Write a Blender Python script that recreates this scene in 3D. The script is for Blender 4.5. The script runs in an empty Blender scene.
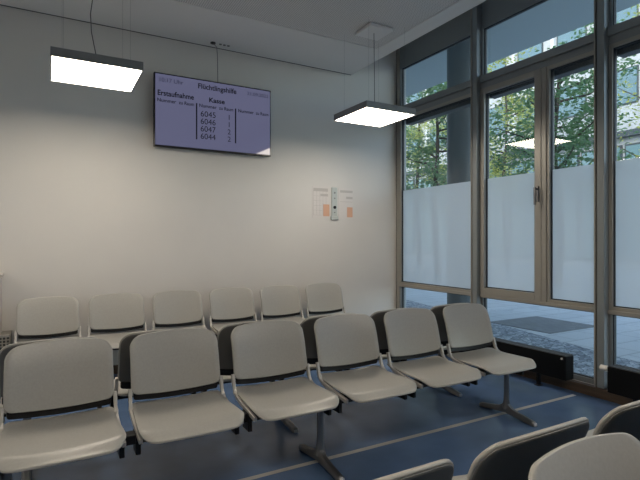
import bpy, bmesh, math, random
from mathutils import Vector, Matrix
random.seed(7)
scene = bpy.context.scene
C = scene.collection
PI = math.pi

# ------------------------------------------------------------------ constants
D = 5.25            # back wall
XW = 4.18           # glass plane of the window wall
ZC = 3.497          # ceiling
XE = 3.405          # ceiling edge, recess beyond it
XL, YR = -3.0, -2.6  # left wall, rear wall

# ------------------------------------------------------------------ materials
def mat(name, col, rough=.5, metal=0.0, spec=.5, emit=None, estr=0.0, coat=0.0):
    m = bpy.data.materials.new(name); m.use_nodes = True
    b = m.node_tree.nodes['Principled BSDF']
    b.inputs['Base Color'].default_value = (*col, 1)
    b.inputs['Roughness'].default_value = rough
    b.inputs['Metallic'].default_value = metal
    b.inputs['Specular IOR Level'].default_value = spec
    if coat: b.inputs['Coat Weight'].default_value = coat
    if emit:
        b.inputs['Emission Color'].default_value = (*emit, 1)
        b.inputs['Emission Strength'].default_value = estr
    return m

def noisy(m, scale, c1, c2, detail=4, bump=0.0, bscale=None, stretch=None, lo=.3, hi=.7):
    nt = m.node_tree; n = nt.nodes; l = nt.links; b = n['Principled BSDF']
    tc = n.new('ShaderNodeTexCoord'); mp = n.new('ShaderNodeMapping')
    if stretch: mp.inputs['Scale'].default_value = stretch
    nz = n.new('ShaderNodeTexNoise'); nz.inputs['Scale'].default_value = scale; nz.inputs['Detail'].default_value = detail
    rp = n.new('ShaderNodeValToRGB')
    rp.color_ramp.elements[0].color = (*c1, 1); rp.color_ramp.elements[1].color = (*c2, 1)
    rp.color_ramp.elements[0].position = lo; rp.color_ramp.elements[1].position = hi
    l.new(tc.outputs['Object'], mp.inputs['Vector']); l.new(mp.outputs['Vector'], nz.inputs['Vector'])
    l.new(nz.outputs['Fac'], rp.inputs['Fac']); l.new(rp.outputs['Color'], b.inputs['Base Color'])
    if bump:
        bp = n.new('ShaderNodeBump'); bp.inputs['Strength'].default_value = bump; bp.inputs['Distance'].default_value = .01
        n2 = n.new('ShaderNodeTexNoise'); n2.inputs['Scale'].default_value = bscale or scale * 4; n2.inputs['Detail'].default_value = 3
        l.new(tc.outputs['Object'], n2.inputs['Vector'])
        l.new(n2.outputs['Fac'], bp.inputs['Height']); l.new(bp.outputs['Normal'], b.inputs['Normal'])
    return m

M = {}
M['wall'] = noisy(mat('wall_paint', (.68, .655, .62), .85, spec=.2), 2.5, (.675, .653, .62), (.695, .672, .635), bump=.04, bscale=160)
M['white'] = mat('white_paint', (.75, .74, .72), .5)
M['dark_gap'] = mat('shadow_joint', (.10, .105, .11), .8)
M['floor'] = noisy(mat('blue_linoleum', (.05, .09, .18), .27, spec=.5), 1.6, (.056, .100, .185), (.108, .178, .32), detail=7, bump=.03, bscale=60)
M['stripe'] = mat('grey_floor_tape', (.36, .35, .33), .5)
M['wood'] = noisy(mat('brown_wood', (.16, .085, .04), .5), 6, (.075, .05, .032), (.14, .09, .056), stretch=(8, .7, 8))
M['plastic'] = noisy(mat('grey_beige_plastic', (.37, .36, .33), .36, spec=.5), 90, (.355, .345, .315), (.385, .375, .345), bump=.02, bscale=260)
M['rear'] = mat('dark_grey_plastic', (.125, .125, .118), .5)
M['alu'] = mat('satin_aluminium', (.50, .475, .44), .42, .35)
M['alu_dark'] = mat('cast_aluminium', (.20, .20, .205), .36, .9)
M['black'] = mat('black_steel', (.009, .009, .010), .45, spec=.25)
M['tip'] = mat('grey_foot_tip', (.5, .5, .5), .5)
M['bronze'] = mat('bronze_anodised_frame', (.33, .315, .28), .40, .25)
M['mullion'] = mat('grey_mullion', (.24, .26, .265), .40, .3)
M['gasket'] = mat('black_gasket', (.012, .013, .014), .6)
M['sill'] = mat('pale_sill_metal', (.55, .56, .57), .35, .6)
M['radiator'] = mat('black_radiator_enamel', (.005, .0055, .006), .45, spec=.15)
M['rad_top'] = mat('dark_grille', (.07, .075, .08), .45)
M['valve'] = mat('white_valve_plastic', (.75, .72, .66), .4)
M['lamp_frame'] = mat('grey_lamp_housing', (.22, .22, .22), .45, .3)
M['diff'] = mat('lit_diffuser', (.9, .9, .88), .5, emit=(1.0, .88, .73), estr=20.0)
M['cable'] = mat('grey_cable', (.10, .10, .10), .5)
M['wire'] = mat('steel_wire', (.22, .22, .22), .4, .5)
M['tvframe'] = mat('black_tv_bezel', (.006, .006, .008), .3)
M['screen'] = mat('lit_screen', (.01, .01, .015), .05, emit=(.40, .41, .69), estr=.27, spec=.4)
M['ink'] = mat('screen_ink', (.004, .004, .012), .4, spec=.2)
M['ink2'] = mat('screen_grey_ink', (.06, .06, .12), .4, spec=.2)
M['paper'] = mat('white_paper', (.69, .655, .625), .7)
M['print'] = mat('grey_print', (.52, .49, .46), .7)
M['orange'] = mat('orange_print', (.68, .40, .27), .7)
M['dispenser'] = mat('grey_green_plastic', (.49, .53, .51), .45)
M['cab'] = mat('cream_cabinet', (.55, .50, .45), .5)
M['concrete'] = noisy(mat('exterior_render', (.42, .45, .46), .85), 3, (.38, .41, .42), (.46, .49, .50))
M['soffit'] = mat('painted_soffit', (.45, .515, .515), .8)
M['column'] = mat('dark_column_paint', (.13, .15, .155), .6)
M['blind'] = mat('dark_blind_box', (.05, .06, .068), .5)
M['facade'] = noisy(mat('white_facade', (.42, .43, .43), .7), 2, (.38, .39, .40), (.46, .47, .47))
M['fin'] = mat('white_facade_fin', (.7, .7, .7), .5)
M['fglass'] = mat('facade_glass', (.10, .17, .19), .12, spec=.8)
M['fglass_teal'] = mat('teal_facade_glass', (.14, .23, .245), .15, spec=.6)
M['fdark'] = mat('dark_facade_band', (.05, .065, .07), .5)
M['bark'] = noisy(mat('bark', (.06, .05, .04), .9), 12, (.035, .03, .026), (.085, .07, .055))

def leaf_mat(name, a, b):
    m = mat(name, a, .5); nt = m.node_tree; n = nt.nodes; l = nt.links; p = n['Principled BSDF']
    noisy(m, 1.3, a, b, detail=3)
    tr = n.new('ShaderNodeBsdfTranslucent'); mx = n.new('ShaderNodeMixShader'); mx.inputs[0].default_value = .45
    rp = [x for x in n if x.type == 'VALTORGB'][0]
    l.new(rp.outputs['Color'], tr.inputs['Color'])
    out = [x for x in n if x.type == 'OUTPUT_MATERIAL'][0]
    l.new(p.outputs[0], mx.inputs[1]); l.new(tr.outputs[0], mx.inputs[2]); l.new(mx.outputs[0], out.inputs['Surface'])
    return m
M['leaf'] = leaf_mat('green_leaves', (.09, .19, .095), (.20, .33, .14))
M['leaf2'] = leaf_mat('yellow_green_leaves', (.30, .38, .10), (.55, .55, .16))

def glass_mat():
    m = bpy.data.materials.new('window_glass'); m.use_nodes = True
    nt = m.node_tree; n = nt.nodes; l = nt.links; n.remove(n['Principled BSDF'])
    out = [x for x in n if x.type == 'OUTPUT_MATERIAL'][0]
    tr = n.new('ShaderNodeBsdfTransparent'); tr.inputs[0].default_value = (.86, .93, .93, 1)
    gl = n.new('ShaderNodeBsdfGlossy'); gl.inputs['Roughness'].default_value = 0.0
    fr = n.new('ShaderNodeFresnel'); fr.inputs['IOR'].default_value = 1.5
    mx = n.new('ShaderNodeMixShader')
    ge = n.new('ShaderNodeNewGeometry'); io = n.new('ShaderNodeMapRange')
    io.inputs['To Min'].default_value = 1.75; io.inputs['To Max'].default_value = 1 / 1.75
    l.new(ge.outputs['Backfacing'], io.inputs['Value']); l.new(io.outputs[0], fr.inputs['IOR'])
    l.new(fr.outputs[0], mx.inputs[0]); l.new(tr.outputs[0], mx.inputs[1]); l.new(gl.outputs[0], mx.inputs[2])
    l.new(mx.outputs[0], out.inputs['Surface'])
    return m
M['glass'] = glass_mat()

def film_mat():
    m = bpy.data.materials.new('frosted_film'); m.use_nodes = True
    nt = m.node_tree; n = nt.nodes; l = nt.links; n.remove(n['Principled BSDF'])
    out = [x for x in n if x.type == 'OUTPUT_MATERIAL'][0]
    tl = n.new('ShaderNodeBsdfTranslucent'); tl.inputs[0].default_value = (.66, .645, .635, 1)
    df = n.new('ShaderNodeBsdfDiffuse'); df.inputs[0].default_value = (.55, .57, .58, 1)
    tr = n.new('ShaderNodeBsdfTransparent'); tr.inputs[0].default_value = (.9, .95, .97, 1)
    m1 = n.new('ShaderNodeMixShader'); m1.inputs[0].default_value = .25
    m2 = n.new('ShaderNodeMixShader'); m2.inputs[0].default_value = .13
    l.new(tl.outputs[0], m1.inputs[1]); l.new(df.outputs[0], m1.inputs[2])
    l.new(m1.outputs[0], m2.inputs[1]); l.new(tr.outputs[0], m2.inputs[2]); l.new(m2.outputs[0], out.inputs['Surface'])
    return m
M['film'] = film_mat()

def grid_mat(name, base, dark, pitch, rad, axes=(0, 1), square=False):
    """dots (or square holes) on a regular pitch in object space"""
    m = mat(name, base, .7, spec=.2); nt = m.node_tree; n = nt.nodes; l = nt.links; p = n['Principled BSDF']
    tc = n.new('ShaderNodeTexCoord'); sp = n.new('ShaderNodeSeparateXYZ'); l.new(tc.outputs['Object'], sp.inputs[0])
    ds = []
    for ax in axes:
        a = n.new('ShaderNodeMath'); a.operation = 'MULTIPLY'; a.inputs[1].default_value = 1 / pitch
        f = n.new('ShaderNodeMath'); f.operation = 'FRACT'
        s = n.new('ShaderNodeMath'); s.operation = 'SUBTRACT'; s.inputs[1].default_value = .5
        l.new(sp.outputs[ax], a.inputs[0]); l.new(a.outputs[0], f.inputs[0]); l.new(f.outputs[0], s.inputs[0])
        q = n.new('ShaderNodeMath')
        if square: q.operation = 'ABSOLUTE'; l.new(s.outputs[0], q.inputs[0])
        else: q.operation = 'POWER'; q.inputs[1].default_value = 2; l.new(s.outputs[0], q.inputs[0])
        ds.append(q)
    add = n.new('ShaderNodeMath'); add.operation = 'MAXIMUM' if square else 'ADD'
    l.new(ds[0].outputs[0], add.inputs[0]); l.new(ds[1].outputs[0], add.inputs[1])
    lt = n.new('ShaderNodeMath'); lt.operation = 'LESS_THAN'; lt.inputs[1].default_value = rad if square else rad * rad
    l.new(add.outputs[0], lt.inputs[0])
    mx = n.new('ShaderNodeMixRGB'); mx.inputs[1].default_value = (*base, 1); mx.inputs[2].default_value = (*dark, 1)
    l.new(lt.outputs[0], mx.inputs[0]); l.new(mx.outputs[0], p.inputs['Base Color'])
    return m
M['perf'] = grid_mat('perforated_ceiling_board', (.72, .71, .685), (.34, .34, .33), .020, .26)
M['ceil'] = mat('smooth_ceiling_paint', (.77, .765, .74), .85, spec=.2)
M['mesh'] = grid_mat('perforated_grey_metal', (.30, .28, .24), (.05, .05, .045), .028, .36, (0, 2), True)

def brick_mat(name, c1, c2, mort, bw, bh, ms, rough=.6, scale=1.0):
    m = mat(name, c1, rough); nt = m.node_tree; n = nt.nodes; l = nt.links; p = n['Principled BSDF']
    tc = n.new('ShaderNodeTexCoord'); br = n.new('ShaderNodeTexBrick')
    br.inputs['Color1'].default_value = (*c1, 1); br.inputs['Color2'].default_value = (*c2, 1); br.inputs['Mortar'].default_value = (*mort, 1)
    br.inputs['Scale'].default_value = scale; br.inputs['Brick Width'].default_value = bw; br.inputs['Row Height'].default_value = bh
    br.inputs['Mortar Size'].default_value = ms
    l.new(tc.outputs['Object'], br.inputs['Vector']); l.new(br.outputs['Color'], p.inputs['Base Color'])
    return m
M['paving'] = brick_mat('pale_paving', (.50, .54, .56), (.56, .60, .62), (.36, .40, .42), .6, .4, .012)
def cobble_mat():
    m = mat('grey_cobbles', (.3, .33, .36), .6); nt = m.node_tree; n = nt.nodes; l = nt.links; p = n['Principled BSDF']
    tc = n.new('ShaderNodeTexCoord'); v1 = n.new('ShaderNodeTexVoronoi'); v1.inputs['Scale'].default_value = 17; v1.feature = 'DISTANCE_TO_EDGE'
    v2 = n.new('ShaderNodeTexVoronoi'); v2.inputs['Scale'].default_value = 17
    rp = n.new('ShaderNodeValToRGB'); rp.color_ramp.elements[0].color = (.22, .26, .30, 1); rp.color_ramp.elements[1].color = (1, 1, 1, 1)
    rp.color_ramp.elements[0].position = .02; rp.color_ramp.elements[1].position = .10
    rc = n.new('ShaderNodeValToRGB'); rc.color_ramp.elements[0].color = (.14, .17, .21, 1); rc.color_ramp.elements[1].color = (.52, .57, .62, 1)
    sp = n.new('ShaderNodeSeparateColor'); mx = n.new('ShaderNodeMixRGB'); mx.blend_type = 'MULTIPLY'; mx.inputs[0].default_value = 1
    l.new(tc.outputs['Object'], v1.inputs['Vector']); l.new(tc.outputs['Object'], v2.inputs['Vector'])
    l.new(v1.outputs['Distance'], rp.inputs['Fac']); l.new(v2.outputs['Color'], sp.inputs[0]); l.new(sp.outputs[0], rc.inputs['Fac'])
    l.new(rp.outputs['Color'], mx.inputs[1]); l.new(rc.outputs['Color'], mx.inputs[2]); l.new(mx.outputs[0], p.inputs['Base Color'])
    return m
M['cobble'] = cobble_mat()
M['grate'] = brick_mat('grey_entrance_mat', (.17, .18, .19), (.20, .21, .22), (.13, .14, .15), .15, .10, .006)

# ------------------------------------------------------------------ mesh helpers
def box(bm, x0, x1, y0, y1, z0, z1):
    v = [bm.verts.new((x, y, z)) for z in (z0, z1) for y in (y0, y1) for x in (x0, x1)]
    for f in ((0, 2, 3, 1), (4, 5, 7, 6), (0, 1, 5, 4), (2, 6, 7, 3), (0, 4, 6, 2), (1, 3, 7, 5)):
        bm.faces.new([v[i] for i in f])

def sweep(bm, path, sec, up=Vector((0, 0, 1)), closed_sec=True):
    """sec: list of (a,b) offsets or a function i->list ; a along side, b along normal"""
    rings = []
    P = [Vector(p) for p in path]
    for i, p in enumerate(P):
        t = (P[min(i + 1, len(P) - 1)] - P[max(i - 1, 0)]).normalized()
        u = up if abs(t.dot(up)) < .95 else Vector((1, 0, 0))
        s = t.cross(u).normalized(); n = s.cross(t).normalized()
        sc = sec(i) if callable(sec) else sec
        rings.append([bm.verts.new(p + s * a + n * b) for a, b in sc])
    k = len(rings[0])
    for r0, r1 in zip(rings, rings[1:]):
        for j in range(k):
            bm.faces.new((r0[j], r0[(j + 1) % k], r1[(j + 1) % k], r1[j]))
    bm.faces.new(rings[0][::-1]); bm.faces.new(rings[-1])

def circ(r, n=12): return [(r * math.cos(2 * PI * i / n), r * math.sin(2 * PI * i / n)) for i in range(n)]
def tube(bm, path, r, n=10, up=Vector((0, 0, 1))): sweep(bm, path, circ(r, n), up)

def finish(name, bm, m, parent=None, smooth=False, bevel=0.0, loc=None, kind=None, autos=True):
    bmesh.ops.recalc_face_normals(bm, faces=bm.faces)
    me = bpy.data.meshes.new(name); bm.to_mesh(me); bm.free()
    me.materials.append(m)
    o = bpy.data.objects.new(name, me); C.objects.link(o)
    if smooth:
        me.polygons.foreach_set('use_smooth', [True] * len(me.polygons))
        if autos:
            me.set_sharp_from_angle(angle=math.radians(50))
    if bevel:
        bv = o.modifiers.new('bevel', 'BEVEL'); bv.width = bevel; bv.segments = 2; bv.limit_method = 'ANGLE'
    if parent: o.parent = parent
    if loc: o.location = loc
    if kind: o['kind'] = kind
    return o

def B(): return bmesh.new()
def boxobj(name, m, b, parent=None, bevel=0.0, kind=None):
    """b is one box or a list of boxes (x0,x1,y0,y1,z0,z1)"""
    bm = B()
    for q in (b if isinstance(b, list) else [b]): box(bm, *q)
    return finish(name, bm, m, parent, bevel=bevel, kind=kind)

def thing(name, label, cat, loc=(0, 0, 0), rz=0.0, group=None):
    o = bpy.data.objects.new(name, None); C.objects.link(o)
    o.location = loc; o.rotation_euler = (0, 0, rz); o.empty_display_size = .1
    o['label'] = label; o['category'] = cat
    if group: o['group'] = group
    return o
def setting(name):
    o = bpy.data.objects.new(name, None); C.objects.link(o); o['kind'] = 'structure'; return o
def tag(o, label, cat, group=None):
    o['label'] = label; o['category'] = cat
    if group: o['group'] = group
    return o
def copy_tree(o, parent=None):
    c = o.copy(); C.objects.link(c)
    if parent: c.parent = parent
    for ch in o.children: copy_tree(ch, c)
    return c

# ------------------------------------------------------------------ room shell
boxobj('floor', M['floor'], (XL - .2, 4.30, YR - .2, D + .2, -.15, 0), kind='structure')
boxobj('wall_back', M['wall'], (XL - .2, 4.30, D, D + .2, 0, 4.1), kind='structure')
boxobj('wall_left', M['wall'], (XL - .2, XL, YR - .2, D, 0, 4.1), kind='structure')
boxobj('wall_rear', M['wall'], (XL, 4.30, YR - .2, YR, 0, 4.1), kind='structure')
# ceiling: smooth border with an inset field of perforated boards, stopping short of the window wall
cl = setting('ceiling')
PX0, PX1, PY0, PY1 = XL + .85, XE - .20, YR + .85, 4.40
boxobj('ceiling_border', M['ceil'], [(XL, XE, PY1, D - .012, ZC, ZC + .12), (XL, XE, YR, PY0, ZC, ZC + .12),
        (XL, PX0, PY0, PY1, ZC, ZC + .12), (PX1, XE, PY0, PY1, ZC, ZC + .12)], cl)
boxobj('perforated_field', M['perf'], (PX0, PX1, PY0, PY1, ZC + .006, ZC + .12), cl)
boxobj('ceiling_fascia', M['ceil'], (XE - .03, XE, YR, D, ZC + .12, 4.0), cl)
boxobj('recess_soffit', M['ceil'], (XE - .03, 4.30, YR, D, 4.0, 4.1), cl)
boxobj('roof_deck', M['dark_gap'], (XL, XE - .03, YR, D, ZC + .3, ZC + .36), cl)
boxobj('trim_1', M['dark_gap'], (XL, XE, D - .012, D, ZC - .004, ZC + .10), kind='structure')
boxobj('baseboard_back', M['wood'], (XL, 4.06, D - .018, D, 0, .085), kind='structure', bevel=.003)
boxobj('baseboard_window', M['wood'], (4.075, 4.13, YR, D, 0, .085), kind='structure', bevel=.003)
boxobj('floor_stripe', M['stripe'], (XL, 3.98, 2.545, 2.58, 0, .0015), kind='structure')

# ------------------------------------------------------------------ window wall
POSTS = [5.215, 3.795, 2.405, 1.015, -.375, -1.765]     # centre of each mullion
Z_SILL, Z_LT0, Z_LT1, Z_UT0, Z_UT1, Z_HEAD = .115, .72, .755, 3.01, 3.155, 3.675
GX = XW             # glass plane
for i, y in enumerate(POSTS):
    if i == 0: continue
    t = setting('trim_%d' % (i + 2))
    boxobj('mullion', M['mullion'], (XW - .105, XW + .05, y - .045, y + .018, .09, 4.0), t, bevel=.004)
    boxobj('groove', M['gasket'], (XW - .085, XW + .05, y + .018, y + .030, .09, 4.0), t)
    boxobj('cover_strip', M['bronze'], (XW - .105, XW + .05, y + .030, y + .045, .09, 4.0), t, bevel=.003)
boxobj('trim_8', M['sill'], [(4.13, 4.24, YR, D, .055, .085)], kind='structure', bevel=.004)
boxobj('trim_9', M['mullion'], (XW - .03, XW + .05, YR, D, Z_HEAD + .04, 4.0), kind='structure', bevel=.004)

def rim(bm, y0, y1, z0, z1, t, x0, x1):
    """rectangular ring in the window plane; t = (left, right, bottom, top) widths, y1 > y0"""
    a, b, c, d = t
    box(bm, x0, x1, y0, y0 + a, z0, z1); box(bm, x0, x1, y1 - b, y1, z0, z1)
    box(bm, x0, x1, y0 + a, y1 - b, z0, z0 + c); box(bm, x0, x1, y0 + a, y1 - b, z1 - d, z1)

def pane(name, parent, y0, y1, z0, z1, m, x):
    bm = B(); vs = [bm.verts.new(p) for p in ((x, y0, z0), (x, y1, z0), (x, y1, z1), (x, y0, z1))]
    bm.faces.new(vs); return finish(name, bm, m, parent)

def window_module(n, y1, y0, sash):
    """between two mullions, y1 = far side, y0 = near side"""
    w = setting('window_%d' % n)
    x0, x1 = XW - .035, XW + .035
    bm = B()
    rim(bm, y0, y1, .085, Z_LT0, (.025, .025, .045, .0001), x0, x1)
    rim(bm, y0, y1, Z_UT1, Z_HEAD + .045, (.025, .025, .0001, .045), x0, x1)
    finish('outer_frame', bm, M['mullion'], w, bevel=.003)
    bm = B(); box(bm, XW - .055, x1, y0, y1, Z_LT0, Z_LT1); finish('lower_transom', bm, M['bronze'], w, bevel=.004)
    bm = B(); box(bm, XW - .06, x1, y0, y1, 3.08, Z_UT1); box(bm, x0, x1, y0, y1, Z_UT0, 3.08)
    finish('upper_transom', bm, M['mullion'], w, bevel=.004)
    splits = [(y0, y1)]
    if sash:
        ym0, ym1 = 2.945, 2.995            # intermediate mullion
        bm = B(); box(bm, XW - .05, x1, ym0, ym1, Z_LT1, Z_UT0); finish('intermediate_mullion', bm, M['bronze'], w, bevel=.003)
        splits = [(y0, ym0)]
        s = B(); rim(s, ym1, y1, Z_LT1, Z_UT0, (.075, .055, .075, .06), XW - .055, x1)
        so = finish('sash', s, M['bronze'], w, bevel=.005)
        g = B(); rim(g, ym1 + .075, y1 - .055, Z_LT1 + .075, Z_UT0 - .06, (.008,) * 4, XW - .02, XW + .012)
        finish('gasket', g, M['gasket'], so)
        pane('glass_pane', so, ym1 + .075, y1 - .055, Z_LT1 + .075, Z_UT0 - .06, M['glass'], XW + .005)
        pane('frosted_film', so, ym1 + .083, y1 - .063, Z_LT1 + .083, 2.02, M['film'], XW - .004)
        h = B(); hy = ym1 + .035
        box(h, XW - .066, XW - .055, hy - .014, hy + .014, 1.72, 1.87)
        tube(h, [(XW - .066, hy, 1.845), (XW - .10, hy, 1.845)], .009)
        sweep(h, [(XW - .10, hy, 1.86), (XW - .103, hy, 1.80), (XW - .10, hy, 1.69)], [(-.010, -.006), (.010, -.006), (.010, .006), (-.010, .006)], Vector((1, 0, 0)))
        finish('handle', h, M['alu_dark'], so, bevel=.002)
    for a, b in splits:
        bm = B(); rim(bm, a, b, Z_LT1, Z_UT0, (.03, .03, .03, .035), x0 - .005, x1); finish('pane_frame', bm, M['bronze'], w, bevel=.003)
        g = B(); rim(g, a + .03, b - .03, Z_LT1 + .03, Z_UT0 - .035, (.008,) * 4, XW - .02, XW + .012); finish('gasket', g, M['gasket'], w)
        pane('glass_pane', w, a + .03, b - .03, Z_LT1 + .03, Z_UT0 - .035, M['glass'], XW + .005)
        pane('frosted_film', w, a + .038, b - .038, Z_LT1 + .038, 2.02, M['film'], XW - .004)
    for a, b in ((.13, Z_LT0), (Z_UT1, Z_HEAD)):
        g = B(); rim(g, y0 + .025, y1 - .025, a, b, (.008,) * 4, XW - .02, XW + .012); finish('gasket', g, M['gasket'], w)
        pane('glass_pane', w, y0 + .025, y1 - .025, a, b, M['glass'], XW + .005)
    bm = B(); box(bm, XW + .06, XW + .17, y0 + .01, y1 - .01, 2.93, 3.10); finish('blind_box', bm, M['blind'], w, bevel=.006)
    return w
for i in range(5):
    window_module(i + 1, POSTS[i] - .045, POSTS[i + 1] + .045, i == 1)
boxobj('wall_right', M['wall'], (4.08, 4.30, YR, POSTS[-1] - .045, 0, 4.1), kind='structure')
t = setting('trim_10')
boxobj('cover_strip', M['bronze'], (XW - .045, XW + .05, 5.17, 5.225, .085, 4.0), t, bevel=.003)
boxobj('groove', M['gasket'], (XW - .03, XW + .05, 5.225, D, .085, 4.0), t)
boxobj('wall_base', M['concrete'], (4.13, 4.30, POSTS[-1] - .045, D, -.15, .055), kind='structure')

# ------------------------------------------------------------------ beam benches
def smoothstep(a, b, x):
    t = max(0., min(1., (x - a) / (b - a))); return t * t * (3 - 2 * t)

def hw_round(v, half, W, r0, r1):
    """half width of a rounded rectangle at height v in [-half, half]; r0 lower corner radius, r1 upper"""
    if v < -half + r0: q = (-half + r0) - v; r = r0
    elif v > half - r1: q = v - (half - r1); r = r1
    else: return W
    return W - r + math.sqrt(max(0., r * r - q * q))

def rows(half, r0, r1, n=7, k=7):
    v = [-half + r0 * (1 - math.cos(PI / 2 * i / k)) for i in range(k)]
    v += [-half + r0 + (2 * half - r0 - r1) * i / n for i in range(n)]
    v += [half - r1 + r1 * math.sin(PI / 2 * i / k) for i in range(k + 1)]
    return v

def shell(bm, pos, half, W, r0, r1, thick, ns=18, inset=0.0, offset=0.0):
    """pos(x, v) -> point ; the shell is a rounded rectangle in (x, v), thickened along the local normal (towards -n)"""
    def P(x, v, d):
        e = .004
        p = pos(x, v); a = pos(x + e, v) - pos(x - e, v); b = pos(x, v + e) - pos(x, v - e)
        n = a.cross(b).normalized()
        return p - n * d
    vs = rows(half, r0, r1)
    def layer(d, ins):
        g = []
        for v in vs:
            w = hw_round(v, half, W, r0, r1)
            vv = v * (1 - ins / half); w = max(.01, w - ins)
            g.append([bm.verts.new(P(w * (2 * j / ns - 1), vv, d)) for j in range(ns + 1)])
        return g
    def border(g):
        return g[0][:] + [r[-1] for r in g[1:]] + g[-1][-2::-1] + [r[0] for r in g[-2:0:-1]]
    A = layer(offset, inset + .0035)
    Bk = layer(offset + thick, inset + .0035)
    for g in (A, Bk):
        for i in range(len(g) - 1):
            for j in range(ns):
                bm.faces.new((g[i][j], g[i][j + 1], g[i + 1][j + 1], g[i + 1][j]))
    # edge loops
    def loop(d, ins):
        full = []
        ws = [max(.01, hw_round(v, half, W, r0, r1) - ins) for v in vs]
        sv = [v * (1 - ins / half) for v in vs]
        full += [(ws[0] * (2 * j / ns - 1), sv[0]) for j in range(ns + 1)]
        full += [(ws[i], sv[i]) for i in range(1, len(vs))]
        full += [(ws[-1] * (2 * j / ns - 1), sv[-1]) for j in range(ns - 1, -1, -1)]
        full += [(-ws[i], sv[i]) for i in range(len(vs) - 2, 0, -1)]
        return [bm.verts.new(P(x, v, d)) for x, v in full]
    L1 = loop(offset + thick * .28, inset); L2 = loop(offset + thick * .72, inset)
    for a, b in ((border(A), L1), (L1, L2), (L2, border(Bk))):
        k = len(a)
        for j in range(k): bm.faces.new((a[j], a[(j + 1) % k], b[(j + 1) % k], b[j]))

# local frame: the sitter faces -y, beam along x at y = 0
BACK_LO, BACK_HI = Vector((0, .235, .495)), Vector((0, .312, .828))
def back_pos(x, v):
    H = .171
    t = (v + H) / (2 * H)
    p = BACK_LO.lerp(BACK_HI, t)
    p = p + Vector((0, .022 * (2 * t - 1) ** 2 * (1 if t > .5 else .2), 0))     # slight spine curve
    s = x / .245
    p.x = x
    p.y += .030 * (1 - s * s) - .015
    p.z += -.018 * s * s * smoothstep(.45, 1., t) + .022 * s * s * smoothstep(.5, 0., t)
    return p
def seat_pos(x, v):
    # v from -.235 (front) to .235 (rear)
    y = .045 + v
    s = x / .25
    front = smoothstep(-.150, -.240, v) ** 1.25
    x *= 1 + .055 * smoothstep(.12, -.16, v)
    rear = smoothstep(.06, .235, v)
    z = .445 - .010 * (1 - s * s) * (1 - front) - .034 * front + .014 * rear
    z -= .004 * front * s * s
    y += .004 + .004 * (v / .235)
    y -= .020 * (1 - s * s) * smoothstep(.0, -.235, v)
    return Vector((x, y, z))

def make_seat_unit():
    u = bpy.data.objects.new('seat_unit', None); C.objects.link(u)
    bm = B(); shell(bm, seat_pos, .235, .248, .075, .045, .014)
    finish('seat', bm, M['plastic'], u, smooth=True)
    bm = B(); shell(bm, back_pos, .171, .245, .035, .062, -.014 * -1)
    finish('backrest', bm, M['plastic'], u, smooth=True)
    bm = B(); shell(bm, lambda x, v: back_pos(x, v - .003), .168, .236, .03, .055, .010, offset=.010)
    finish('rear_panel', bm, M['rear'], u, smooth=True)
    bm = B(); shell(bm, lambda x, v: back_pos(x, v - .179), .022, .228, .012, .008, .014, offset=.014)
    finish('underside_shade_strip', bm, M['black'], u, smooth=True)  # added black strip, stands in for the shade under the backrest
    for s in (-1, 1):
        bm = B(); x = s * .2525
        path = [(x, .246, .545), (x, .242, .532), (x, .236, .512), (x, .226, .480), (x, .205, .448), (x, .165, .428), (x, .08, .415), (x, -.04, .402), (x, -.12, .392)]
        sweep(bm, path, lambda i: [(-.009, -.012), (.009, -.012), (.009, .012), (-.009, .012)], Vector((0, 1, 1)).normalized())
        finish('side_bracket', bm, M['alu'], u, smooth=False, bevel=.003)
        bm = B(); box(bm, x - .012, x + .012, -.045, .045, .30, .402)
        finish('beam_clamp', bm, M['black'], u, bevel=.004)
    return u

def foot_mesh(bm):
    for s in (-1, 1):
        ys = [0, .03, .06, .10, .16, .22, .245, .252]
        top = [.115, .085, .066, .055, .044, .034, .030, .022]
        bot = [.030, .026, .022, .017, .010, .004, .0, .004]
        wd = [.024, .024, .0235, .023, .022, .021, .020, .014]
        rings = []
        for y, t, b, w in zip(ys, top, bot, wd):
            c = .35 * (t - b)
            rings.append([bm.verts.new(p) for p in ((-w, s * y, b), (w, s * y, b), (w, s * y, t - c), (w * .55, s * y, t), (-w * .55, s * y, t), (-w, s * y, t - c))])
        for r0, r1 in zip(rings, rings[1:]):
            for j in range(6): bm.faces.new((r0[j], r0[(j + 1) % 6], r1[(j + 1) % 6], r1[j]))
        bm.faces.new(rings[-1])

def make_leg():
    u = bpy.data.objects.new('leg', None); C.objects.link(u)
    bm = B()
    prof = [(.036, .06), (.030, .085), (.0235, .12), (.021, .17), (.021, .352)]
    rings = [[bm.verts.new((r * math.cos(2 * PI * i / 14), .82 * r * math.sin(2 * PI * i / 14), z)) for i in range(14)] for r, z in prof]
    for r0, r1 in zip(rings, rings[1:]):
        for j in range(14): bm.faces.new((r0[j], r0[(j + 1) % 14], r1[(j + 1) % 14], r1[j]))
    bm.faces.new(rings[0][::-1]); bm.faces.new(rings[-1])
    finish('column', bm, M['alu_dark'], u, smooth=True)
    bm = B(); foot_mesh(bm); finish('foot', bm, M['alu_dark'], u, smooth=True)
    for s in (-1, 1):
        bm = B(); box(bm, -.015, .015, s * .252 - .006, s * .252 + .006, .0, .022)
        finish('foot_tip', bm, M['tip'], u, bevel=.004)
    return u

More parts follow.
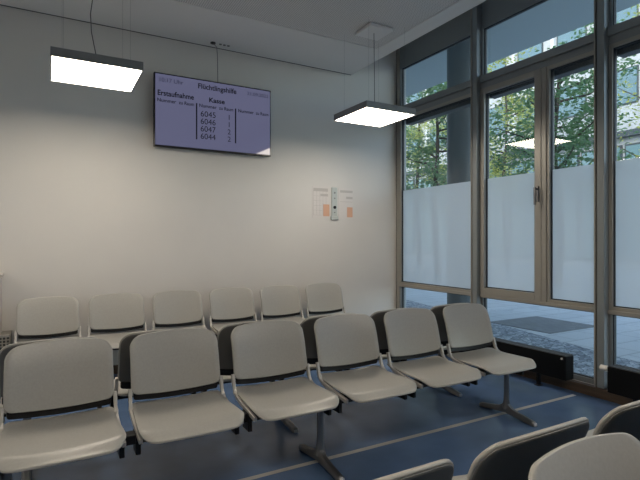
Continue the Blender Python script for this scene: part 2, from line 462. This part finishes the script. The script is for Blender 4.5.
SEAT = make_seat_unit(); LEG = make_leg()
first_used = {'s': False, 'l': False}
def bench(label, loc, rz, xs, legs, group):
    t = thing('beam_bench', label, 'bench', loc, rz, group)
    bm = B(); box(bm, min(xs) - .27, max(xs) + .27, -.035, .035, .352, .398)
    finish('beam', bm, M['black'], t, bevel=.004)
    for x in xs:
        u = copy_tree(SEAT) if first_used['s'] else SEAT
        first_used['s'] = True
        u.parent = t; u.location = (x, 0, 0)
    for x in legs:
        u = copy_tree(LEG) if first_used['l'] else LEG
        first_used['l'] = True
        u.parent = t; u.location = (x, 0, 0)
    return t
G = 'grey plastic beam benches of the waiting room'
bench('middle bench of six grey seats facing the viewer, on the striped blue floor', (0, 2.52, 0), 0,
      [.047 + .579 * k for k in range(6)], [-.17, 1.415, 3.06], G)
bench('bench hidden behind the middle bench, back to back with it and facing the wall', (0, 3.265, 0), PI,
      [-(.01 + .579 * k) for k in range(6)], [.12, -1.50, -3.08], G)
bench('rear bench of six grey seats standing along the wall under the screen', (0, 4.735, 0), 0,
      [-.015 + .578 * k for k in range(6)], [-.17, 1.415, 3.02], G)
bench('near bench at the bottom right showing dark seat backs to the viewer', (0, 1.208, 0), PI,
      [-(.65 + .567 * k) for k in range(4)], [-.75, -2.2], G)
bench('nearest bench at the bottom right edge, one pale backrest facing the viewer', (0, .415, 0), 0,
      [1.20 + .579 * k for k in range(3)], [1.43, 2.2], G)

# ------------------------------------------------------------------ pendant lamps
def lamp(label, x, y, z=2.60, s=.60, swag=False):
    t = thing('pendant_lamp', label, 'lamp', (x, y, z), 0, 'square pendant lamps')
    h = s / 2; f = .009
    bm = B()
    for q in ((-h, h, -h, -h + f), (-h, h, h - f, h), (-h, -h + f, -h + f, h - f), (h - f, h, -h + f, h - f)):
        box(bm, *q, 0, .065)
    box(bm, -h + f, h - f, -h + f, h - f, .05, .065)
    finish('housing', bm, M['lamp_frame'], t, bevel=.002)
    bm = B(); box(bm, -h + f, h - f, -h + f, h - f, .004, .012); finish('diffuser', bm, M['diff'], t)
    top = ZC - z
    bm = B(); box(bm, -.14, .14, -.14, .14, top - .028, top); finish('canopy', bm, M['white'], t, bevel=.003)
    for sx in (-1, 1):
        for sy in (-1, 1):
            bm = B(); tube(bm, [(sx * .22, sy * .22, .06), (sx * .22, sy * .22, top)], .0007, 6); finish('suspension_wire', bm, M['wire'], t)
    bm = B()
    if swag:
        pts = [(.02, -.02, .06), (.0, -.03, .16), (-.03, -.03, .32), (-.035, -.02, .46), (-.015, .0, .62), (.0, .0, top - .02)]
    else:
        pts = [(.01, 0, .06), (.006, 0, .4), (0, 0, top - .02)]
    tube(bm, pts, .0035, 8); finish('power_cable', bm, M['cable'], t, smooth=True)
    return t
lamp('lit square pendant lamp at the left, hanging beside the wall screen', .298, 4.03, swag=True)
lamp('lit square pendant lamp nearest the window, right of the wall screen', 2.89, 4.02)
lamp('lit square pendant lamp over the near benches on the window side', 2.93, .55)
lamp('lit square pendant lamp over the viewer, away from the window', .31, .55)
lamp('lit square pendant lamp by the left wall, deep in the room', -2.2, 4.05)
lamp('lit square pendant lamp by the left wall, behind the viewer', -2.2, .55)

# ------------------------------------------------------------------ wall screen
tv = thing('wall_screen', 'wide black wall-mounted screen showing called queue numbers', 'screen', (0, 5.165, 0))
bm = B(); box(bm, .931, 2.241, -.002, .045, 2.322, 3.092); finish('bezel', bm, M['tvframe'], tv, bevel=.006)
bm = B(); box(bm, 1.30, 1.88, .045, .084, 2.50, 2.92); finish('wall_mount', bm, M['black'], tv)
bm = B(); box(bm, .944, 2.228, -.004, -.001, 2.340, 3.078); sc = finish('screen', bm, M['screen'], tv)
def text(name, s, x, z, size, m, align='LEFT', width=None, bold=0.0):
    cu = bpy.data.curves.new(name, 'FONT'); cu.body = s; cu.size = size; cu.align_x = align; cu.extrude = .0004; cu.offset = bold
    o = bpy.data.objects.new(name, cu); C.objects.link(o)
    o.rotation_euler = (PI / 2, 0, 0); o.location = (x, -.0049, z + .014); cu.materials.append(m)
    bpy.context.view_layer.update()
    w = o.dimensions.x
    if width and w > 0: o.scale = (width / w, 1, 1)
    bpy.context.view_layer.update()
    dg = bpy.context.evaluated_depsgraph_get()
    me = bpy.data.meshes.new_from_object(o.evaluated_get(dg)); me.transform(o.matrix_world)
    bpy.data.objects.remove(o); bpy.data.curves.remove(cu)
    q = bpy.data.objects.new(name, me); C.objects.link(q); q.parent = sc
    return q
text('clock_text', '10:17 Uhr', .975, 2.985, .062, M['ink2'], width=.24)
text('title_text', 'Flüchtlingshilfe', 1.385, 2.975, .078, M['ink'], width=.43, bold=.0016)
text('date_text', '21.09.2022', 1.945, 2.985, .052, M['ink2'], width=.26)
text('heading_text', 'Erstaufnahme', .963, 2.842, .078, M['ink'], width=.375, bold=.0016)
text('heading_text', 'Kasse', 1.505, 2.842, .072, M['ink'], width=.175, bold=.0016)
for x, w in ((.960, .385), (1.397, .385), (1.838, .37)):
    text('number_caption', 'Nummer', x, 2.775, .052, M['ink'], width=w * .50, bold=.0006)
    text('room_caption', 'zu Raum', x + w * .58, 2.775, .052, M['ink'], width=w * .42, bold=.0006)
for k, (s, c) in enumerate((('6045', '1'), ('6046', '1'), ('6047', '2'), ('6044', '2'))):
    z = 2.675 - k * .081
    text('queue_number', s, 1.412, z, .088, M['ink'], width=.165)
    text('counter_number', c, 1.715, z, .080, M['ink'])
for x in (1.372, 1.810):
    bm = B(); box(bm, x - .007, x + .007, -.0052, -.004, 2.435, 2.825); finish('divider_bar', bm, M['ink'], sc)

t = thing('cable_outlet', 'small black cable outlet on the ceiling above the wall screen', 'outlet', (1.54, 5.12, ZC))
bm = B(); tube(bm, [(0, 0, 0), (0, 0, -.012)], .028, 14, Vector((1, 0, 0))); finish('grommet', bm, M['black'], t, smooth=True)
bm = B(); tube(bm, [(0, 0, -.006), (.05, .03, -.03), (.085, .115, -.10), (.09, .118, -.40), (.09, .115, -.47)], .004, 6); finish('cable', bm, M['wire'], t, smooth=True)
for k in range(3):
    bm = B(); box(bm, .07 + k * .045, .095 + k * .045, -.01, .01, -.008, 0); finish('cable_clip', bm, M['rear'], t)

# ------------------------------------------------------------------ wall notices
def sheet(label, x0, x1, z0, z1, lines, patch):
    bm = B(); box(bm, x0, x1, D - .004, D - .001, z0, z1)
    o = finish('wall_notice', bm, M['paper']); tag(o, label, 'notice', 'notices on the wall')
    bm = B()
    for q in lines: box(bm, q[0], q[1], D - .0048, D - .0038, q[2], q[3])
    finish('printed_lines', bm, M['print'], o)
    bm = B(); box(bm, patch[0], patch[1], D - .0052, D - .0038, patch[2], patch[3]); finish('orange_panel', bm, M['orange'], o)
    return o
ln = [(2.85, 3.06, 1.96, 2.0), (2.95, 3.06, 1.90, 1.93)] + [(2.85 + .045 * k, 2.853 + .045 * k, 1.66, 1.98) for k in range(5)] + [(2.85, 2.97, 1.66 + .06 * k, 1.663 + .06 * k) for k in range(5)]
sheet('pale printed notice left of the grey dispenser, with a table grid', 2.835, 3.085, 1.625, 2.025, ln, (2.99, 3.08, 1.65, 1.80))
ln = [(3.24, 3.43, 1.96, 1.99), (3.33, 3.43, 1.88, 1.91), (3.24, 3.43, 1.84, 1.845)]
sheet('pale printed notice right of the grey dispenser', 3.215, 3.435, 1.615, 2.02, ln, (3.345, 3.43, 1.645, 1.775))
t = thing('wall_dispenser', 'slim grey wall dispenser with a black button between two notices', 'dispenser', (3.15, D, 0))
bm = B(); box(bm, -.042, .042, -.018, 0, 1.625, 2.02); box(bm, -.055, .055, -.026, 0, 1.605, 1.655); finish('body', bm, M['dispenser'], t, bevel=.008)
bm = B(); tube(bm, [(0, -.017, 1.765), (0, -.026, 1.765)], .020, 14); finish('button', bm, M['black'], t, smooth=True)
bm = B()
for z, r in ((1.95, .012), (1.88, .010), (1.70, .009)): tube(bm, [(0, -.017, z), (0, -.021, z)], r, 10)
finish('indicator', bm, M['lamp_frame'], t, smooth=True)

# ------------------------------------------------------------------ cabinet at the far left
t = thing('low_cabinet', 'cream cabinet with a perforated grey lower front at the far left wall', 'cabinet', (-.62, D - .12, 0))
bm = B(); box(bm, -.4, .235, -.10, .10, .52, 1.02); finish('body', bm, M['cab'], t, bevel=.004)
bm = B(); box(bm, -.42, .25, -.115, .10, 1.02, 1.05); finish('top', bm, M['cab'], t, bevel=.004)
bm = B(); box(bm, -.4, .31, -.13, .10, .05, .50); finish('grille_panel', bm, M['mesh'], t, bevel=.004)
bm = B(); box(bm, -.4, .31, -.135, .10, .50, .52); finish('rail', bm, M['bronze'], t, bevel=.003)
bm = B(); box(bm, -.38, .28, -.10, .10, .0, .05); finish('plinth', bm, M['black'], t)

# ------------------------------------------------------------------ radiators
def radiator(label, y0, y1, feet, valve_end):
    t = thing('radiator', label, 'radiator', (3.96, y0, 0), 0, 'low black radiators under the window')
    L = y1 - y0
    bm = B(); box(bm, -.06, .055, 0, L, .125, .335)
    finish('body', bm, M['radiator'], t, bevel=.006)
    bm = B()
    k = int(L / .025)
    box(bm, -.055, -.045, .01, L - .01, .335, .343); box(bm, .040, .050, .01, L - .01, .335, .343)
    for i in range(k): box(bm, -.045, .040, .012 + i * .025, .020 + i * .025, .335, .343)
    finish('top_grille', bm, M['rad_top'], t)
    for y in feet:
        bm = B(); box(bm, -.015, .015, y - y0 - .015, y - y0 + .015, 0, .13); box(bm, -.03, .03, y - y0 - .025, y - y0 + .025, 0, .008)
        finish('foot', bm, M['black'], t, bevel=.003)
    bm = B()
    if valve_end == 'far':
        tube(bm, [(0, L, .30), (0, L + .035, .30)], .012, 10); tube(bm, [(0, L + .03, .30), (0, L + .085, .30)], .024, 14)
    else:
        tube(bm, [(-.068, .035, .312), (-.06, .035, .312)], .009, 12)
    finish('valve', bm, M['valve'], t, smooth=True)
    return t
radiator('long low black radiator under the window behind the middle bench', 2.59, 5.0, [2.90, 4.7], 'near')
radiator('low black radiator at the right edge with a white valve knob', -.6, 2.235, [2.05, -.3], 'far')

# ------------------------------------------------------------------ outside: ground
boxobj('ground', M['paving'], (4.30, 60, -30, 60, -.20, -.02), kind='structure')
bm = B(); vs = [bm.verts.new(p) for p in ((4.30, -10, -.016), (5.45, -10, -.016), (5.6, 1.5, -.016), (5.78, 3.2, -.016), (6.45, 5.7, -.016), (7.2, 9, -.016), (4.30, 9, -.016))]
bm.faces.new(vs); finish('ground_cobbles', bm, M['cobble'], kind='structure')
boxobj('ground_paving_patch', M['grate'], (6.36, 7.58, 4.46, 5.60, -.02, -.012), kind='structure')
# building above and overhang
boxobj('roof_overhang', M['soffit'], (4.24, 7.56, -14, 26, 4.83, 5.25), kind='structure')
boxobj('wall_upper', M['concrete'], [(4.24, 4.60, -14, 26, 4.0, 4.83), (-12, 7.0, -14, 26, 5.25, 9.5)], kind='structure')
boxobj('wall_outside_left', M['concrete'], (4.10, 4.34, D + .02, 26, -.15, 4.83), kind='structure')
bm = B(); tube(bm, [(6.25, 6.06, -.02), (6.25, 6.06, 4.84)], .27, 36, Vector((1, 0, 0)))
o = finish('column', bm, M['column'], smooth=True, kind='structure')
# round ceiling spot under the overhang
bm = B(); tube(bm, [(5.9, 3.3, 4.84), (5.9, 3.3, 4.815)], .16, 24, Vector((1, 0, 0))); o = finish('soffit_light', bm, M['column'], smooth=True)
tag(o, 'round dark light fitting in the soffit outside the middle window', 'light')

# ------------------------------------------------------------------ outside: opposite building
FX = 25.0
bd = thing('office_building', 'white office building with finned windows across the street', 'building', (FX, 0, 0))
Y0, Y1 = 2.0, 46.0
bm = B(); box(bm, 0, 8, Y0, Y1, -.1, 17); finish('wall', bm, M['facade'], bd)
bm = B(); box(bm, -.35, 0, Y0, Y1, 6.45, 6.75); finish('dark_band', bm, M['fdark'], bd)
k = 0
y = Y0 + .3
while y < Y1 - 2.4:
    f = B(); box(f, -.10, .02, y, y + 2.1, .3, 6.1); o = finish('window', f, M['fdark'], bd)
    g = B(); box(g, -.13, -.10, y + .07, y + 1.02, .4, 6.0); box(g, -.13, -.10, y + 1.09, y + 2.03, .4, 6.0); finish('pane', g, M['fglass_teal'], o)
    y += 2.25
for z0, z1 in ((8.1, 9.9), (11.3, 13.3)):
    y = Y0 + .4
    while y < Y1 - 2.8:
        f = B(); box(f, -.06, .02, y, y + 1.7, z0, z1); o = finish('window', f, M['fdark'], bd)
        g = B(); box(g, -.08, -.06, y + .06, y + 1.64, z0 + .06, z1 - .06); finish('pane', g, M['fglass'], o)
        f = B(); box(f, -.32, 0, y + 1.74, y + 1.90, z0 - .3, z1 + .3); finish('fin', f, M['fin'], bd)
        y += 2.6

# ------------------------------------------------------------------ outside: trees
def tree(label, x, y, h, rad, z0, nleaf, m, seed, lean=0.0, rt=.13):
    rnd = random.Random(seed)
    t = thing('tree', label, 'tree', (x, y, 0), 0, 'street trees outside the window')
    bm = B()
    top = Vector((lean, 0, h * .80))
    trunk = [Vector((lean * (k / 6) ** 1.5, .12 * math.sin(k * 1.3 + seed), h * .80 * k / 6 - (.05 if k == 0 else 0))) for k in range(7)]
    sweep(bm, trunk, lambda i: circ(rt * (1 - .11 * i), 8), Vector((1, 0, 0)))
    ends = []
    for k in range(16):
        f = .32 + .62 * k / 16
        i = f * 6; a = int(min(5, i)); p = trunk[a].lerp(trunk[a + 1], i - a)
        an = rnd.uniform(0, 2 * PI); r = rad * rnd.uniform(.55, .95) * (1 - .35 * max(0, f - .6))
        e = p + Vector((r * math.cos(an), r * math.sin(an), rnd.uniform(.2, .9) * r * .7))
        mid = p.lerp(e, .5) + Vector((0, 0, -.12 * r + rnd.uniform(-.1, .2)))
        sweep(bm, [p, mid, e], lambda i: circ((.045, .028, .012)[i], 5), Vector((0, .3, 1)).normalized())
        ends += [mid, e]
    finish('trunk', bm, M['bark'], t, smooth=True)
    bm = B()
    cl = []
    for e in ends:
        cl.append((e, rnd.uniform(.45, .8)))
    for k in range(26):
        an = rnd.uniform(0, 2 * PI); zz = rnd.uniform(z0, h); q = (zz - z0) / (h - z0)
        rr = rad * math.sqrt(rnd.random()) * (1.05 - .75 * abs(q - .45))
        cl.append((Vector((lean * q + rr * math.cos(an), rr * math.sin(an), zz)), rnd.uniform(.4, .85)))
    for k in range(nleaf):
        c, s = cl[rnd.randrange(len(cl))]
        p = c + Vector((rnd.gauss(0, s * .5), rnd.gauss(0, s * .5), rnd.gauss(0, s * .33)))
        if p.z < z0 * .85 or math.hypot(p.x - lean, p.y) > rad + .12: continue
        l = rnd.uniform(.05, .11)
        rot = Matrix.Rotation(rnd.uniform(0, 2 * PI), 3, 'Z') @ Matrix.Rotation(rnd.gauss(0, .7), 3, 'X') @ Matrix.Rotation(rnd.gauss(0, .5), 3, 'Y')
        vs = [bm.verts.new(p + rot @ Vector(q)) for q in ((-l, 0, 0), (0, -l * .45, .02), (l, 0, 0), (0, l * .45, .02))]
        bm.faces.new(vs)
    finish('foliage', bm, m, t)
    return t
tree('green street tree with a dark trunk seen through the pane beside the window handle', 13.0, 8.9, 8.2, 1.95, 2.6, 5200, M['leaf'], 3)
tree('green street tree with a thick trunk left of the round column', 13.0, 14.0, 8.4, 2.3, 2.5, 7200, M['leaf'], 5)
tree('green street tree at the left edge of the far left pane', 13.2, 19.2, 8.3, 2.3, 2.2, 6200, M['leaf'], 8)
tree('slim yellow-green street tree in the middle of the opening window', 19.2, 15.9, 11.0, 2.5, 4.0, 6800, M['leaf2'], 11, rt=.10)
tree('yellowish street tree at the right edge of the window wall', 19.2, 8.7, 11.0, 2.5, 5.0, 2200, M['leaf2'], 14, rt=.11)
tree('yellow-green tree far back whose crown shows above the left pane', 19.2, 22.2, 11.5, 2.5, 4.6, 6800, M['leaf2'], 17, rt=.14)

# ------------------------------------------------------------------ light
w = bpy.data.worlds.new('sky'); scene.world = w; w.use_nodes = True
nt = w.node_tree; bg = nt.nodes['Background']
sky = nt.nodes.new('ShaderNodeTexSky'); sky.sky_type = 'NISHITA'; sky.sun_disc = False
sky.sun_elevation = math.radians(38); sky.sun_rotation = math.radians(250); sky.air_density = 1.0
hs = nt.nodes.new('ShaderNodeHueSaturation'); hs.inputs['Saturation'].default_value = .80
nt.links.new(sky.outputs['Color'], hs.inputs['Color']); nt.links.new(hs.outputs['Color'], bg.inputs['Color']); bg.inputs['Strength'].default_value = .62
sl = bpy.data.lights.new('sun', 'SUN'); sl.energy = .8; sl.angle = math.radians(1.0); sl.color = (1, .93, .80)
so = bpy.data.objects.new('sun', sl); C.objects.link(so)
so.rotation_euler = Vector((.80, .28, -.62)).to_track_quat('-Z', 'Y').to_euler()

# ------------------------------------------------------------------ camera
cam = bpy.data.cameras.new('camera'); co = bpy.data.objects.new('camera', cam); C.objects.link(co)
cam.sensor_width = 36; cam.lens = 480 / 640 * 36
co.location = (0, 0, 1.35); co.rotation_euler = (PI / 2, 0, math.radians(-29.3))
cam.clip_start = .02
scene.camera = co
vs = scene.view_settings
vs.view_transform = 'Standard'; vs.look = 'None'; vs.gamma = 1.0; vs.use_curve_mapping = False
vs.exposure = 0.0
